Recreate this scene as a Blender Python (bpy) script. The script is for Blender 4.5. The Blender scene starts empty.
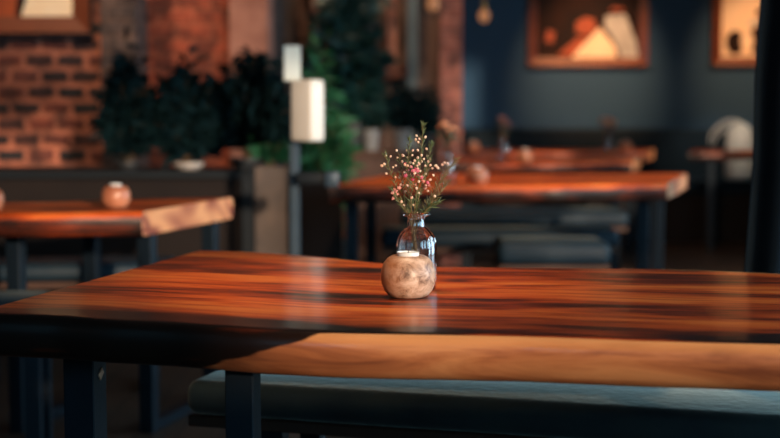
import bpy, bmesh, math, random
from mathutils import Vector, Matrix
random.seed(7)
PI = math.pi
S = bpy.context.scene
COL = S.collection

# ------------------------------------------------------------------ camera model
F = 1400.0
CAMZ = 1.081
PITCH = math.atan(111 / F)
FW = Vector((0, math.cos(PITCH), -math.sin(PITCH)))
UP = Vector((0, math.sin(PITCH), math.cos(PITCH)))
def ray(px, py):
    return FW + Vector((1, 0, 0)) * ((px - 390) / F) + UP * (-(py - 219) / F)
def P(px, py, z=0.75):
    d = ray(px, py); t = (z - CAMZ) / d.z
    return Vector((0, 0, CAMZ)) + d * t
def D(px, py, Y):
    d = ray(px, py); t = Y / d.y
    return Vector((0, 0, CAMZ)) + d * t

# ------------------------------------------------------------------ mesh helpers
class MB:
    def __init__(s):
        s.v = []; s.f = []; s.mi = []
    def add(s, vs, fs, m=0):
        o = len(s.v); s.v += [Vector(v) for v in vs]
        s.f += [tuple(i + o for i in f) for f in fs]; s.mi += [m] * len(fs)
        return s
    def box(s, c, sz, rz=0.0, m=0, M=None):
        c = Vector(c); R = M if M is not None else Matrix.Rotation(rz, 3, 'Z')
        vs = []
        for x in (-.5, .5):
            for y in (-.5, .5):
                for z in (-.5, .5):
                    vs.append(c + R @ Vector((x * sz[0], y * sz[1], z * sz[2])))
        return s.add(vs, [(0, 1, 3, 2), (4, 6, 7, 5), (0, 4, 5, 1), (2, 3, 7, 6), (0, 2, 6, 4), (1, 5, 7, 3)], m)
    def span(s, a, b, m=0):
        a = Vector(a); b = Vector(b)
        return s.box((a + b) / 2, tuple(abs(x) for x in (b - a)), 0, m)
    def tube(s, pts, r, n=8, m=0, closed=False):
        pts = [Vector(p) for p in pts]; N = len(pts)
        rs = r if isinstance(r, (list, tuple)) else [r] * N
        vs = []; up = Vector((0.13, 0.31, 0.94)).normalized()
        for i, p in enumerate(pts):
            if closed: t = pts[(i + 1) % N] - pts[i - 1]
            else: t = pts[min(i + 1, N - 1)] - pts[max(i - 1, 0)]
            if t.length < 1e-9: t = Vector((0, 0, 1))
            t.normalize()
            a = t.cross(up)
            if a.length < 1e-3: a = t.cross(Vector((1, 0, 0)))
            a.normalize(); b = t.cross(a)
            for k in range(n):
                th = 2 * PI * k / n
                vs.append(p + (a * math.cos(th) + b * math.sin(th)) * rs[i])
        fs = []
        for i in range(N if closed else N - 1):
            j = (i + 1) % N
            for k in range(n):
                fs.append((i * n + k, i * n + (k + 1) % n, j * n + (k + 1) % n, j * n + k))
        if not closed:
            fs.append(tuple(range(n))[::-1]); fs.append(tuple((N - 1) * n + k for k in range(n)))
        return s.add(vs, fs, m)
    def lathe(s, prof, c=(0, 0, 0), n=32, m=0, fn=None, closed=True):
        c = Vector(c); vs = []; K = len(prof)
        for i, (r, z) in enumerate(prof):
            for k in range(n):
                th = 2 * PI * k / n
                rr = fn(r, z, th, i) if fn else r
                vs.append(c + Vector((rr * math.cos(th), rr * math.sin(th), z)))
        fs = []
        for i in range(K - 1):
            for k in range(n):
                fs.append((i * n + k, i * n + (k + 1) % n, (i + 1) * n + (k + 1) % n, (i + 1) * n + k))
        if closed:
            fs.append(tuple(range(n))[::-1]); fs.append(tuple((K - 1) * n + k for k in range(n)))
        return s.add(vs, fs, m)
    def ball(s, c, r, n=8, k=6, sc=(1, 1, 1), m=0, R=None):
        c = Vector(c); vs = [Vector((0, 0, -r))]
        for i in range(1, k):
            a = -PI / 2 + PI * i / k
            for j in range(n):
                th = 2 * PI * j / n
                vs.append(Vector((r * math.cos(a) * math.cos(th), r * math.cos(a) * math.sin(th), r * math.sin(a))))
        vs.append(Vector((0, 0, r)))
        vs = [Vector((v.x * sc[0], v.y * sc[1], v.z * sc[2])) for v in vs]
        if R is not None: vs = [R @ v for v in vs]
        vs = [v + c for v in vs]
        fs = [(0, 1 + (j + 1) % n, 1 + j) for j in range(n)]
        for i in range(k - 2):
            for j in range(n):
                a = 1 + i * n
                fs.append((a + j, a + (j + 1) % n, a + n + (j + 1) % n, a + n + j))
        L = len(vs) - 1; a = 1 + (k - 2) * n
        fs += [(L, a + j, a + (j + 1) % n) for j in range(n)]
        return s.add(vs, fs, m)
    def blade(s, a, b, w, droop=0.0, nrm=None, m=0, seg=4, fold=.25):
        a = Vector(a); b = Vector(b); d = b - a
        side = d.cross(nrm if nrm is not None else Vector((random.uniform(-1, 1), random.uniform(-1, 1), .4)))
        if side.length < 1e-6: side = Vector((1, 0, 0))
        side.normalize(); nn = side.cross(d).normalized()
        vs = []
        for i in range(seg + 1):
            t = i / seg
            c = a + d * t + Vector((0, 0, -droop * t * t))
            ww = w * math.sin(PI * min(.97, .10 + .9 * t)) * .5
            vs += [c - side * ww + nn * ww * fold, c, c + side * ww + nn * ww * fold]
        fs = []
        for i in range(seg):
            q = i * 3
            fs += [(q, q + 1, q + 4, q + 3), (q + 1, q + 2, q + 5, q + 4)]
        return s.add(vs, fs, m)
    def build(s, name, mats, parent=None, smooth=False, bevel=0, seg=2, auto=None):
        me = bpy.data.meshes.new(name)
        off = Vector(parent.matrix_world.translation) if parent else Vector((0, 0, 0))
        if parent and parent.get('_loc'): off = Vector(parent['_loc'])
        me.from_pydata([v - off for v in s.v], [], s.f)
        if not isinstance(mats, (list, tuple)): mats = [mats]
        for m in mats: me.materials.append(m)
        me.polygons.foreach_set('material_index', s.mi)
        bm = bmesh.new(); bm.from_mesh(me)
        bmesh.ops.recalc_face_normals(bm, faces=bm.faces)
        if bevel:
            es = [e for e in bm.edges if len(e.link_faces) == 2 and e.calc_face_angle(0) > .5]
            bmesh.ops.bevel(bm, geom=es, offset=bevel, segments=seg, affect='EDGES', profile=.5, clamp_overlap=True)
        for f in bm.faces: f.smooth = bool(smooth or (bevel and seg > 1))
        if auto:
            for e in bm.edges:
                if len(e.link_faces) == 2 and e.calc_face_angle(0) > auto: e.smooth = False
        bm.to_mesh(me); bm.free()
        o = bpy.data.objects.new(name, me); COL.objects.link(o)
        if parent: o.parent = parent
        return o

def thing(name, label, cat, loc, group=None):
    o = bpy.data.objects.new(name, None); COL.objects.link(o)
    o.empty_display_size = .05
    o.location = loc; o['label'] = label; o['category'] = cat
    if group: o['group'] = group
    bpy.context.view_layer.update()
    return o
def tag(o, label, cat, group=None, kind=None):
    o['label'] = label; o['category'] = cat
    if group: o['group'] = group
    if kind: o['kind'] = kind
    return o
def struct(o, label=None):
    o['kind'] = 'structure'
    if label: o['label'] = label
    return o
def dup(root, loc, label, group=None):
    r = root.copy(); COL.objects.link(r); r.location = loc; r['label'] = label
    if group: r['group'] = group
    for ch in list(root.children):
        c = ch.copy(); COL.objects.link(c); c.parent = r
        for g in list(ch.children):
            d = g.copy(); COL.objects.link(d); d.parent = c
    return r

# ------------------------------------------------------------------ materials
def mat(name, col, rough=.6, metal=0, spec=.5, coat=0, coatr=.1, emit=None, es=0, noise=None, bump=None, trans=0, ior=1.45):
    """noise=(scale, colour2, contrast) ; bump=(scale, strength)"""
    m = bpy.data.materials.new(name); m.use_nodes = True
    nt = m.node_tree; b = nt.nodes['Principled BSDF']
    b.inputs['Base Color'].default_value = (*col, 1); b.inputs['Roughness'].default_value = rough
    b.inputs['Metallic'].default_value = metal; b.inputs['Specular IOR Level'].default_value = spec
    b.inputs['Coat Weight'].default_value = coat; b.inputs['Coat Roughness'].default_value = coatr
    b.inputs['Transmission Weight'].default_value = trans; b.inputs['IOR'].default_value = ior
    if emit:
        b.inputs['Emission Color'].default_value = (*emit, 1); b.inputs['Emission Strength'].default_value = es
    tc = nt.nodes.new('ShaderNodeTexCoord')
    if noise:
        n = nt.nodes.new('ShaderNodeTexNoise'); n.inputs['Scale'].default_value = noise[0]; n.inputs['Detail'].default_value = 5
        nt.links.new(tc.outputs['Object'], n.inputs['Vector'])
        r = nt.nodes.new('ShaderNodeValToRGB'); c = noise[2] if len(noise) > 2 else .2
        r.color_ramp.elements[0].position = .5 - c; r.color_ramp.elements[1].position = .5 + c
        r.color_ramp.elements[0].color = (*noise[1], 1); r.color_ramp.elements[1].color = (*col, 1)
        nt.links.new(n.outputs['Fac'], r.inputs['Fac']); nt.links.new(r.outputs['Color'], b.inputs['Base Color'])
    if bump:
        n = nt.nodes.new('ShaderNodeTexNoise'); n.inputs['Scale'].default_value = bump[0]; n.inputs['Detail'].default_value = 4
        nt.links.new(tc.outputs['Object'], n.inputs['Vector'])
        bp = nt.nodes.new('ShaderNodeBump'); bp.inputs['Strength'].default_value = bump[1]; bp.inputs['Distance'].default_value = .01
        nt.links.new(n.outputs['Fac'], bp.inputs['Height']); nt.links.new(bp.outputs['Normal'], b.inputs['Normal'])
    return m

def ramp(nt, stops):
    r = nt.nodes.new('ShaderNodeValToRGB'); cr = r.color_ramp
    while len(cr.elements) < len(stops): cr.elements.new(.5)
    for e, (p, c) in zip(cr.elements, stops): e.position = p; e.color = (*c, 1)
    return r
def vmul(nt, src, v, add=(0, 0, 0)):
    m = nt.nodes.new('ShaderNodeMapping'); m.inputs['Scale'].default_value = v; m.inputs['Location'].default_value = add
    nt.links.new(src, m.inputs['Vector']); return m.outputs['Vector']
def noise(nt, vec, scale, detail=6, rough=.55, dist=0):
    n = nt.nodes.new('ShaderNodeTexNoise'); n.inputs['Scale'].default_value = scale; n.inputs['Detail'].default_value = detail
    n.inputs['Roughness'].default_value = rough; n.inputs['Distortion'].default_value = dist
    nt.links.new(vec, n.inputs['Vector']); return n.outputs['Fac']
def mathn(nt, op, a, b=None, c=None, clamp=False):
    n = nt.nodes.new('ShaderNodeMath'); n.operation = op; n.use_clamp = clamp
    for i, x in enumerate((a, b, c)):
        if x is None: continue
        if isinstance(x, (int, float)): n.inputs[i].default_value = x
        else: nt.links.new(x, n.inputs[i])
    return n.outputs[0]
def mixc(nt, fac, a, b, mode='MIX'):
    n = nt.nodes.new('ShaderNodeMix'); n.data_type = 'RGBA'; n.blend_type = mode
    for sock, x in ((n.inputs[0], fac), (n.inputs[6], a), (n.inputs[7], b)):
        if isinstance(x, (int, float)): sock.default_value = x
        elif isinstance(x, tuple): sock.default_value = (*x, 1)
        else: nt.links.new(x, sock)
    return n.outputs[2]

def slab_wood(name, seed=0, bright=1.0, rough=.4, coat=.42, coatr=.16, lines=1.0, face=.10, edge=.24):
    """heartwood top with streaks along the slab, pale sapwood where the 'sap' attribute says"""
    m = bpy.data.materials.new(name); m.use_nodes = True; nt = m.node_tree; b = nt.nodes['Principled BSDF']
    at = nt.nodes.new('ShaderNodeAttribute'); at.attribute_name = 'grain'; g = at.outputs['Vector']
    sp = nt.nodes.new('ShaderNodeAttribute'); sp.attribute_name = 'sap'
    g2 = vmul(nt, g, (1, 1, 1), (seed * 3.7, seed * 1.9, 0))
    # broad figure that flows along the length
    big = noise(nt, vmul(nt, g2, (1.1, 4.2, 3)), 1.6, 3, .5, .9)
    sep = nt.nodes.new('ShaderNodeSeparateXYZ'); nt.links.new(g2, sep.inputs[0])
    ph = mathn(nt, 'ADD', mathn(nt, 'MULTIPLY', sep.outputs[1], 16.0), mathn(nt, 'MULTIPLY', big, 11.0))
    ph = mathn(nt, 'ADD', ph, mathn(nt, 'MULTIPLY', sep.outputs[2], 30.0))
    ring = mathn(nt, 'MULTIPLY_ADD', mathn(nt, 'SINE', ph), .5, .5)
    fine = noise(nt, vmul(nt, g2, (.75, 21, 30)), 2.2, 7, .72, .12)
    mid = noise(nt, vmul(nt, g2, (1.4, 9, 5)), 2.2, 5, .6, .5)
    v = mathn(nt, 'ADD', mathn(nt, 'MULTIPLY', ring, .22), mathn(nt, 'MULTIPLY', fine, .74 * lines))
    v = mathn(nt, 'ADD', v, mathn(nt, 'MULTIPLY', mid, .58))
    sg = nt.nodes.new('ShaderNodeSeparateXYZ'); nt.links.new(g, sg.inputs[0])
    v = mathn(nt, 'SUBTRACT', v, mathn(nt, 'MINIMUM', mathn(nt, 'MULTIPLY', sg.outputs[2], 9.0), face))      # duller heartwood on the sawn faces
    en = mathn(nt, 'SUBTRACT', 1.0, mathn(nt, 'MULTIPLY', sg.outputs[1], 6.0), clamp=True)                  # darker towards the front edge
    v = mathn(nt, 'SUBTRACT', v, mathn(nt, 'MULTIPLY', en, edge))
    v = mathn(nt, 'MULTIPLY_ADD', v, 1.5, -.405)
    B = bright
    r = ramp(nt, [(.40, (.014 * B, .006 * B, .004 * B)), (.56, (.12 * B, .018 * B, .005 * B)), (.68, (.42 * B, .052 * B, .007 * B)),
                  (.84, (.74 * B, .115 * B, .015 * B)), (1.0, (.90 * B, .23 * B, .040 * B))])
    nt.links.new(v, r.inputs['Fac'])
    heart = r.outputs['Color']
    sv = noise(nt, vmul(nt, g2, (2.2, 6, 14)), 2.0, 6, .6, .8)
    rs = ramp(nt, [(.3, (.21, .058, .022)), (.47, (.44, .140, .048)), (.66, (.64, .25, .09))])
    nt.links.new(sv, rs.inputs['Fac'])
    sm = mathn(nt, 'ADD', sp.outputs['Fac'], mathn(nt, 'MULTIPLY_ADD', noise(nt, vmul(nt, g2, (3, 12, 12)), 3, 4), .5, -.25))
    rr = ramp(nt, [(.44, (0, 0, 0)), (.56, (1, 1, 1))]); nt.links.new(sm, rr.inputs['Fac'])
    sheen_band = mathn(nt, 'SUBTRACT', 1.0, mathn(nt, 'MULTIPLY', sg.outputs[2], 55.0), clamp=True)                # window sheen on the upper chamfer, painted as a paler tint
    sapc = mixc(nt, mathn(nt, 'MULTIPLY', sheen_band, .8), rs.outputs['Color'], (.86, .38, .14))
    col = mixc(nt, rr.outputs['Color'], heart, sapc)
    nt.links.new(col, b.inputs['Base Color'])
    b.inputs['Roughness'].default_value = rough; b.inputs['Specular IOR Level'].default_value = .35
    b.inputs['Coat Weight'].default_value = coat; b.inputs['Coat Roughness'].default_value = coatr; b.inputs['Coat IOR'].default_value = 1.5
    bp = nt.nodes.new('ShaderNodeBump'); bp.inputs['Strength'].default_value = .12; bp.inputs['Distance'].default_value = .002
    nt.links.new(fine, bp.inputs['Height']); nt.links.new(bp.outputs['Normal'], b.inputs['Normal'])
    return m

def brick_mat(name, c1, c2, mortar, scale=1.0, bw=.185, ms=.012, bias=0.0):
    m = bpy.data.materials.new(name); m.use_nodes = True; nt = m.node_tree; b = nt.nodes['Principled BSDF']
    tc = nt.nodes.new('ShaderNodeTexCoord')
    sx = nt.nodes.new('ShaderNodeSeparateXYZ'); nt.links.new(tc.outputs['Object'], sx.inputs[0])
    cx = nt.nodes.new('ShaderNodeCombineXYZ')
    nt.links.new(mathn(nt, 'ADD', sx.outputs[0], sx.outputs[1]), cx.inputs[0]); nt.links.new(sx.outputs[2], cx.inputs[1])
    jit = nt.nodes.new('ShaderNodeTexNoise'); jit.inputs['Scale'].default_value = 7
    nt.links.new(tc.outputs['Object'], jit.inputs['Vector'])
    va = nt.nodes.new('ShaderNodeVectorMath'); va.operation = 'MULTIPLY_ADD'; va.inputs[1].default_value = (.03, .025, 0)
    nt.links.new(jit.outputs['Color'], va.inputs[0]); nt.links.new(cx.outputs[0], va.inputs[2])
    br = nt.nodes.new('ShaderNodeTexBrick'); nt.links.new(va.outputs[0], br.inputs['Vector'])
    br.inputs['Scale'].default_value = scale; br.inputs['Brick Width'].default_value = bw; br.inputs['Row Height'].default_value = .081
    br.inputs['Mortar Size'].default_value = ms; br.inputs['Mortar Smooth'].default_value = .5; br.inputs['Bias'].default_value = bias
    br.inputs['Color1'].default_value = (*c1, 1); br.inputs['Color2'].default_value = (*c2, 1); br.inputs['Mortar'].default_value = (*mortar, 1)
    n = noise(nt, tc.outputs['Object'], 9, 6, .65)
    rr = ramp(nt, [(.38, (.34, .36, .44)), (.62, (1.2, 1.15, 1.15))]); nt.links.new(n, rr.inputs['Fac'])
    c = mixc(nt, 1.0, br.outputs['Color'], rr.outputs['Color'], 'MULTIPLY')
    nt.links.new(c, b.inputs['Base Color']); b.inputs['Roughness'].default_value = .9
    bp = nt.nodes.new('ShaderNodeBump'); bp.inputs['Strength'].default_value = .8; bp.inputs['Distance'].default_value = .01
    inv = mathn(nt, 'SUBTRACT', 1.0, br.outputs['Fac'])
    nt.links.new(mathn(nt, 'ADD', inv, n), bp.inputs['Height']); nt.links.new(bp.outputs['Normal'], b.inputs['Normal'])
    return m

def plank_mat(name, c1, c2, along=0, width=.14, rough=.5, gap=(.01, .008, .007), axes=(0, 1)):
    m = bpy.data.materials.new(name); m.use_nodes = True; nt = m.node_tree; b = nt.nodes['Principled BSDF']
    tc = nt.nodes.new('ShaderNodeTexCoord'); sx = nt.nodes.new('ShaderNodeSeparateXYZ'); nt.links.new(tc.outputs['Object'], sx.inputs[0])
    cx = nt.nodes.new('ShaderNodeCombineXYZ')
    nt.links.new(sx.outputs[axes[0]], cx.inputs[0]); nt.links.new(sx.outputs[axes[1]], cx.inputs[1])
    br = nt.nodes.new('ShaderNodeTexBrick'); nt.links.new(cx.outputs[0], br.inputs['Vector'])
    br.inputs['Scale'].default_value = 1; br.inputs['Brick Width'].default_value = 1.3; br.inputs['Row Height'].default_value = width
    br.inputs['Mortar Size'].default_value = .004; br.inputs['Color1'].default_value = (*c1, 1); br.inputs['Color2'].default_value = (*c2, 1)
    br.inputs['Mortar'].default_value = (*gap, 1)
    n = noise(nt, vmul(nt, cx.outputs[0], (2, 30, 1)), 2.5, 6, .6)
    rr = ramp(nt, [(.3, (.5, .5, .5)), (.7, (1.3, 1.3, 1.3))]); nt.links.new(n, rr.inputs['Fac'])
    nt.links.new(mixc(nt, 1.0, br.outputs['Color'], rr.outputs['Color'], 'MULTIPLY'), b.inputs['Base Color'])
    b.inputs['Roughness'].default_value = rough
    return m

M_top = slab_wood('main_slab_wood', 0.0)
M_top2 = slab_wood('slab_wood_b', 1.3, 1.0, rough=.5, coat=.12, coatr=.25, face=.27, edge=.0)
def endgrain_mat():
    m = bpy.data.materials.new('end_grain'); m.use_nodes = True; nt = m.node_tree; b = nt.nodes['Principled BSDF']
    tc = nt.nodes.new('ShaderNodeTexCoord')
    n = noise(nt, vmul(nt, tc.outputs['Object'], (2, 3, 6)), .9, 1, .4, .6)
    s_ = mathn(nt, 'MULTIPLY_ADD', mathn(nt, 'SINE', mathn(nt, 'MULTIPLY', n, 34.0)), .5, .5)
    r = ramp(nt, [(.0, (.26, .065, .035)), (.3, (.50, .17, .08)), (1.0, (.80, .36, .16))])
    nt.links.new(s_, r.inputs['Fac']); nt.links.new(r.outputs['Color'], b.inputs['Base Color']); b.inputs['Roughness'].default_value = .5
    return m
M_endgrain = endgrain_mat()
M_brick = brick_mat('brick_red', (.018, .016, .020), (.25, .066, .042), (.40, .145, .090), bw=.155, ms=.017, bias=-.15)
M_brick2 = brick_mat('brick_red_even', (.22, .05, .026), (.30, .065, .032), (.30, .085, .045))
M_brickg = brick_mat('brick_grey', (.055, .042, .042), (.10, .07, .062), (.11, .07, .058))
M_brickp = brick_mat('brick_pink', (.20, .075, .06), (.26, .10, .08), (.24, .11, .09))
M_blue = mat('wall_blue_paint', (.024, .086, .175), .75, noise=(1.5, (.019, .072, .148), .3), bump=(60, .05))
M_dado = mat('navy_leather', (.010, .024, .038), .7, spec=.25, noise=(6, (.007, .016, .024), .3), bump=(120, .15))
M_floor = plank_mat('floor_planks', (.060, .034, .024), (.10, .055, .036), rough=.45, axes=(1, 0))
M_ceil = mat('ceiling_dark', (.05, .045, .045), .9, noise=(3, (.04, .036, .036), .3))
M_plain = mat('wall_dark_plaster', (.06, .05, .048), .9, noise=(4, (.04, .034, .032), .3))
M_brownwall = plank_mat('brown_boards', (.075, .035, .025), (.12, .05, .032), width=.16, rough=.6, axes=(2, 0))
M_steel = mat('blue_black_steel', (.007, .016, .026), .45, metal=.2, noise=(14, (.007, .014, .023), .3), bump=(90, .05))
M_leather = mat('teal_grey_leather', (.012, .028, .044), .5, spec=.25, noise=(7, (.008, .020, .032), .3), bump=(45, .25))
M_velvet = mat('teal_grey_velvet', (.040, .060, .060), .6, spec=.5, noise=(9, (.016, .032, .042), .25), bump=(45, .25))
for m_, sw in ((M_velvet, .85), (M_leather, .06)):
    b_ = m_.node_tree.nodes['Principled BSDF']; b_.inputs['Sheen Weight'].default_value = sw; b_.inputs['Sheen Roughness'].default_value = .35
    b_.inputs['Sheen Tint'].default_value = (.78, .88, .80, 1)
M_leatherd = mat('leather_dark_side', (.014, .034, .052), .5, noise=(7, (.010, .024, .038), .3), bump=(45, .2))
M_board = mat('seat_board', (.085, .038, .022), .6, noise=(20, (.05, .022, .014), .3))
M_curtain = mat('black_curtain', (.010, .018, .026), .95, spec=.1, noise=(8, (.007, .012, .018), .3))
M_leaf = mat('leaf_dark', (.0045, .020, .023), .8, spec=.1, noise=(12, (.003, .013, .017), .25))
M_leafg = mat('leaf_green', (.020, .14, .055), .45, noise=(12, (.010, .06, .035), .25))
M_leafb = mat('leaf_teal', (.006, .045, .044), .5, noise=(12, (.006, .03, .034), .25))
M_soil = mat('soil', (.02, .013, .01), .95)
M_potw = mat('pot_white', (.55, .50, .46), .5, noise=(15, (.45, .41, .38), .3))
M_potg = mat('pot_grey', (.24, .25, .26), .5, noise=(15, (.18, .19, .20), .3))
M_potd = mat('pot_dark', (.03, .035, .04), .5)
M_stemw = mat('stem_brown', (.10, .06, .03), .8)
M_panelg = mat('grey_brown_panel', (.125, .090, .072), .6, noise=(6.0, (.045, .036, .034), .2))
M_panelb = mat('dark_brown_panel', (.018, .0125, .011), .7, spec=.2, noise=(3.0, (.011, .008, .008), .25))
M_blk = mat('black_frame', (.007, .011, .015), .6, spec=.25)
M_frame = mat('frame_wood', (.17, .040, .015), .45, noise=(9, (.13, .034, .014), .3), coat=.2)
M_frameshade = mat('frame_shadow_black', (.015, .014, .015), .6)  # black for the frame's painted shadow on the wall
M_cream = mat('print_cream', (.97, .84, .64), .5, noise=(6, (.90, .66, .42), .3))
M_white = mat('print_white', (.52, .56, .56), .5, noise=(8, (.34, .36, .36), .25))
M_pdark = mat('print_dark', (.009, .008, .010), .7, spec=.2, noise=(5, (.030, .010, .006), .2))
M_porange = mat('print_orange', (.42, .085, .022), .5, noise=(9, (.20, .04, .015), .25))
M_sign = mat('white_card', (.74, .80, .76), .5, noise=(30, (.68, .74, .70), .3))
M_disp = mat('white_plastic', (.84, .80, .73), .4, noise=(4, (.80, .75, .68), .3))
M_dispshade = mat('white_plastic_shade', (.66, .33, .20), .45, noise=(4, (.68, .43, .30), .3))  # tan shade of the white dispenser's front, put into the colour
M_polem = mat('grey_blue_metal', (.050, .080, .11), .4, metal=.3, noise=(10, (.035, .058, .08), .3))
M_glass = mat('clear_glass', (1, 1, 1), .0, trans=1, ior=1.16, coat=1.0, coatr=.0)
M_glass.node_tree.nodes['Principled BSDF'].inputs['Coat IOR'].default_value = 1.9
M_wax = mat('white_wax', (.80, .82, .82), .35, noise=(40, (.80, .79, .76), .3))
M_alu = mat('tealight_cup', (.80, .80, .80), .3, metal=.7, noise=(40, (.7, .7, .7), .3))
M_wick = mat('wick', (.03, .02, .02), .9)
M_hold = None
def holder_mat():
    m = bpy.data.materials.new('mango_wood_holder'); m.use_nodes = True; nt = m.node_tree; b = nt.nodes['Principled BSDF']
    tc = nt.nodes.new('ShaderNodeTexCoord'); o = tc.outputs['Object']
    n = noise(nt, vmul(nt, o, (1, 1, 1.4)), 38, 8, .72, .5)
    r = ramp(nt, [(.36, (.16, .075, .042)), (.46, (.40, .24, .155)), (.56, (.58, .38, .27)), (.68, (.70, .52, .40))])
    nt.links.new(n, r.inputs['Fac'])
    sx = nt.nodes.new('ShaderNodeSeparateXYZ'); nt.links.new(o, sx.inputs[0])
    # redder and darker tone on the left flank and around the hole's rim
    w = mathn(nt, 'MULTIPLY_ADD', sx.outputs[0], -26, -.1, True)
    w = mathn(nt, 'MULTIPLY', w, mathn(nt, 'MULTIPLY_ADD', noise(nt, o, 30, 4), 1.2, .25), clamp=True)
    c = mixc(nt, w, r.outputs['Color'], (.42, .14, .045))
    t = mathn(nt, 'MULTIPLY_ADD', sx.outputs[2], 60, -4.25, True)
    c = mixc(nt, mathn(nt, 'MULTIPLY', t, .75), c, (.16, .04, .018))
    nt.links.new(c, b.inputs['Base Color']); b.inputs['Roughness'].default_value = .42
    b.inputs['Coat Weight'].default_value = .15; b.inputs['Coat Roughness'].default_value = .3
    bp = nt.nodes.new('ShaderNodeBump'); bp.inputs['Strength'].default_value = .15; bp.inputs['Distance'].default_value = .003
    nt.links.new(n, bp.inputs['Height']); nt.links.new(bp.outputs['Normal'], b.inputs['Normal'])
    return m
M_hold = holder_mat()
M_holdo = mat('terracotta_wood_holder', (.68, .28, .15), .35, noise=(22, (.34, .10, .05), .25), coat=.3)
M_stem = mat('sprig_stem', (.28, .16, .08), .7, noise=(60, (.12, .10, .03), .3))
M_needleb = mat('sprig_needle_dry', (.26, .16, .075), .6, noise=(60, (.14, .13, .05), .3))
M_needle = mat('sprig_needle', (.16, .19, .07), .6, noise=(60, (.06, .11, .05), .3))
M_budc = mat('bud_cream', (.88, .68, .50), .5, noise=(90, (.80, .42, .30), .2))
M_budm = mat('bud_magenta', (.58, .03, .13), .5, noise=(90, (.68, .20, .24), .2))
M_budp = mat('bud_pink', (.62, .18, .17), .5, noise=(90, (.75, .36, .28), .2))
M_ora = mat('petal_orange', (.95, .36, .16), .6, noise=(40, (.95, .50, .30), .3))
M_dpink = mat('petal_dusky', (.22, .09, .09), .6, noise=(40, (.14, .06, .06), .3))
M_bag = mat('woven_white', (.86, .83, .76), .8, noise=(30, (.62, .60, .54), .2), bump=(60, .6))
M_bulb = mat('amber_bulb', (.35, .16, .08), .2, emit=(1.0, .42, .18), es=.26)
M_brass = mat('brass', (.35, .20, .08), .35, metal=.8)
M_cord = mat('cord_black', (.01, .01, .012), .6)
M_post = mat('grey_blue_paint', (.07, .10, .115), .7, noise=(4, (.05, .07, .085), .3))
M_plaster = mat('rosy_plaster', (.42, .20, .15), .9, noise=(7, (.22, .09, .065), .25), bump=(12, .4))
M_dia = mat('tan_sticker', (.90, .52, .34), .6, noise=(40, (.55, .29, .17), .3))
M_trimd = mat('window_frame_black', (.02, .025, .03), .5)

# ------------------------------------------------------------------ setting
XL, XR, YF, YB, H = -3.6, 3.3, -1.6, 12.0, 3.1
WB = 7.2                                   # plane of the brick wall on the left
struct(MB().span((XL - .3, YF - .3, -.1), (XR + .3, YB + .3, 0)).build('floor', M_floor), 'dark wooden plank floor')
struct(MB().span((XL - .3, YF - .3, H), (XR + .3, YB + .3, H + .1)).build('ceiling', M_ceil), 'dark ceiling')
struct(MB().span((XL - .2, YF - .2, 0), (XL, YB, H)).build('wall_left', M_plain), 'plain dark side wall')
struct(MB().span((XL, YB, 0), (XR + .2, YB + .2, H)).build('wall_back', M_blue), 'deep blue painted back wall behind the framed prints')

def wall_open(name, axis, pos, th, a0, a1, holes, m, label):
    """wall along the other axis with rectangular openings (a_start, a_end, z0, z1)"""
    mb = MB(); cur = a0
    def sp(u0, u1, z0, z1):
        if u1 - u0 < 1e-4 or z1 - z0 < 1e-4: return
        if axis == 'x': mb.span((pos, u0, z0), (pos + th, u1, z1))
        else: mb.span((u0, pos, z0), (u1, pos + th, z1))
    for (h0, h1, z0, z1) in holes:
        sp(cur, h0, 0, H); sp(h0, h1, 0, z0); sp(h0, h1, z1, H); cur = h1
    sp(cur, a1, 0, H)
    return struct(mb.build(name, m), label)
RW = [(-1.1, .9, .85, 2.85), (1.5, 3.5, .45, 2.7), (4.1, 6.1, .85, 2.7), (6.7, 8.7, .85, 1.55)]  # sills and headers of these unseen openings shape the incoming light
wall_open('unseen_wall_right', 'x', XR, .2, YF - .2, YB, RW, M_plain, 'unseen side wall, four window openings sized for the light')
FWN = [(-2.9, -.9, 1.5, 2.5), (1.38, 3.15, 1.36, 2.72)]  # unseen openings cut to steer the sun onto the table front
wall_open('unseen_wall_front', 'y', YF - .2, .2, XL, XR, FWN, M_plain, 'unseen front wall, two window openings sized for the light')
k = 0
for (a, b, z0, z1) in RW:
    k += 1; mb = MB(); x = XR + .08
    for z in (z0 + .03, (z0 + z1) / 2 + .25, z1 - .03): mb.box((x, (a + b) / 2, z), (.05, b - a, .05))
    for y in (a + .03, a + (b - a) / 3, a + 2 * (b - a) / 3, b - .03): mb.box((x, y, (z0 + z1) / 2), (.045, .045, z1 - z0))
    struct(mb.build('window_%d' % k, M_trimd))
for (a, b, z0, z1) in FWN:
    k += 1; mb = MB(); y = YF - .1
    for z in (z0 + .02, z1 - .03): mb.box(((a + b) / 2, y, z), (b - a, .05, .05))
    for x in (a + .02, b - .02): mb.box((x, y, (z0 + z1) / 2), (.045, .045, z1 - z0))
    struct(mb.build('window_%d' % k, M_trimd))

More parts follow.
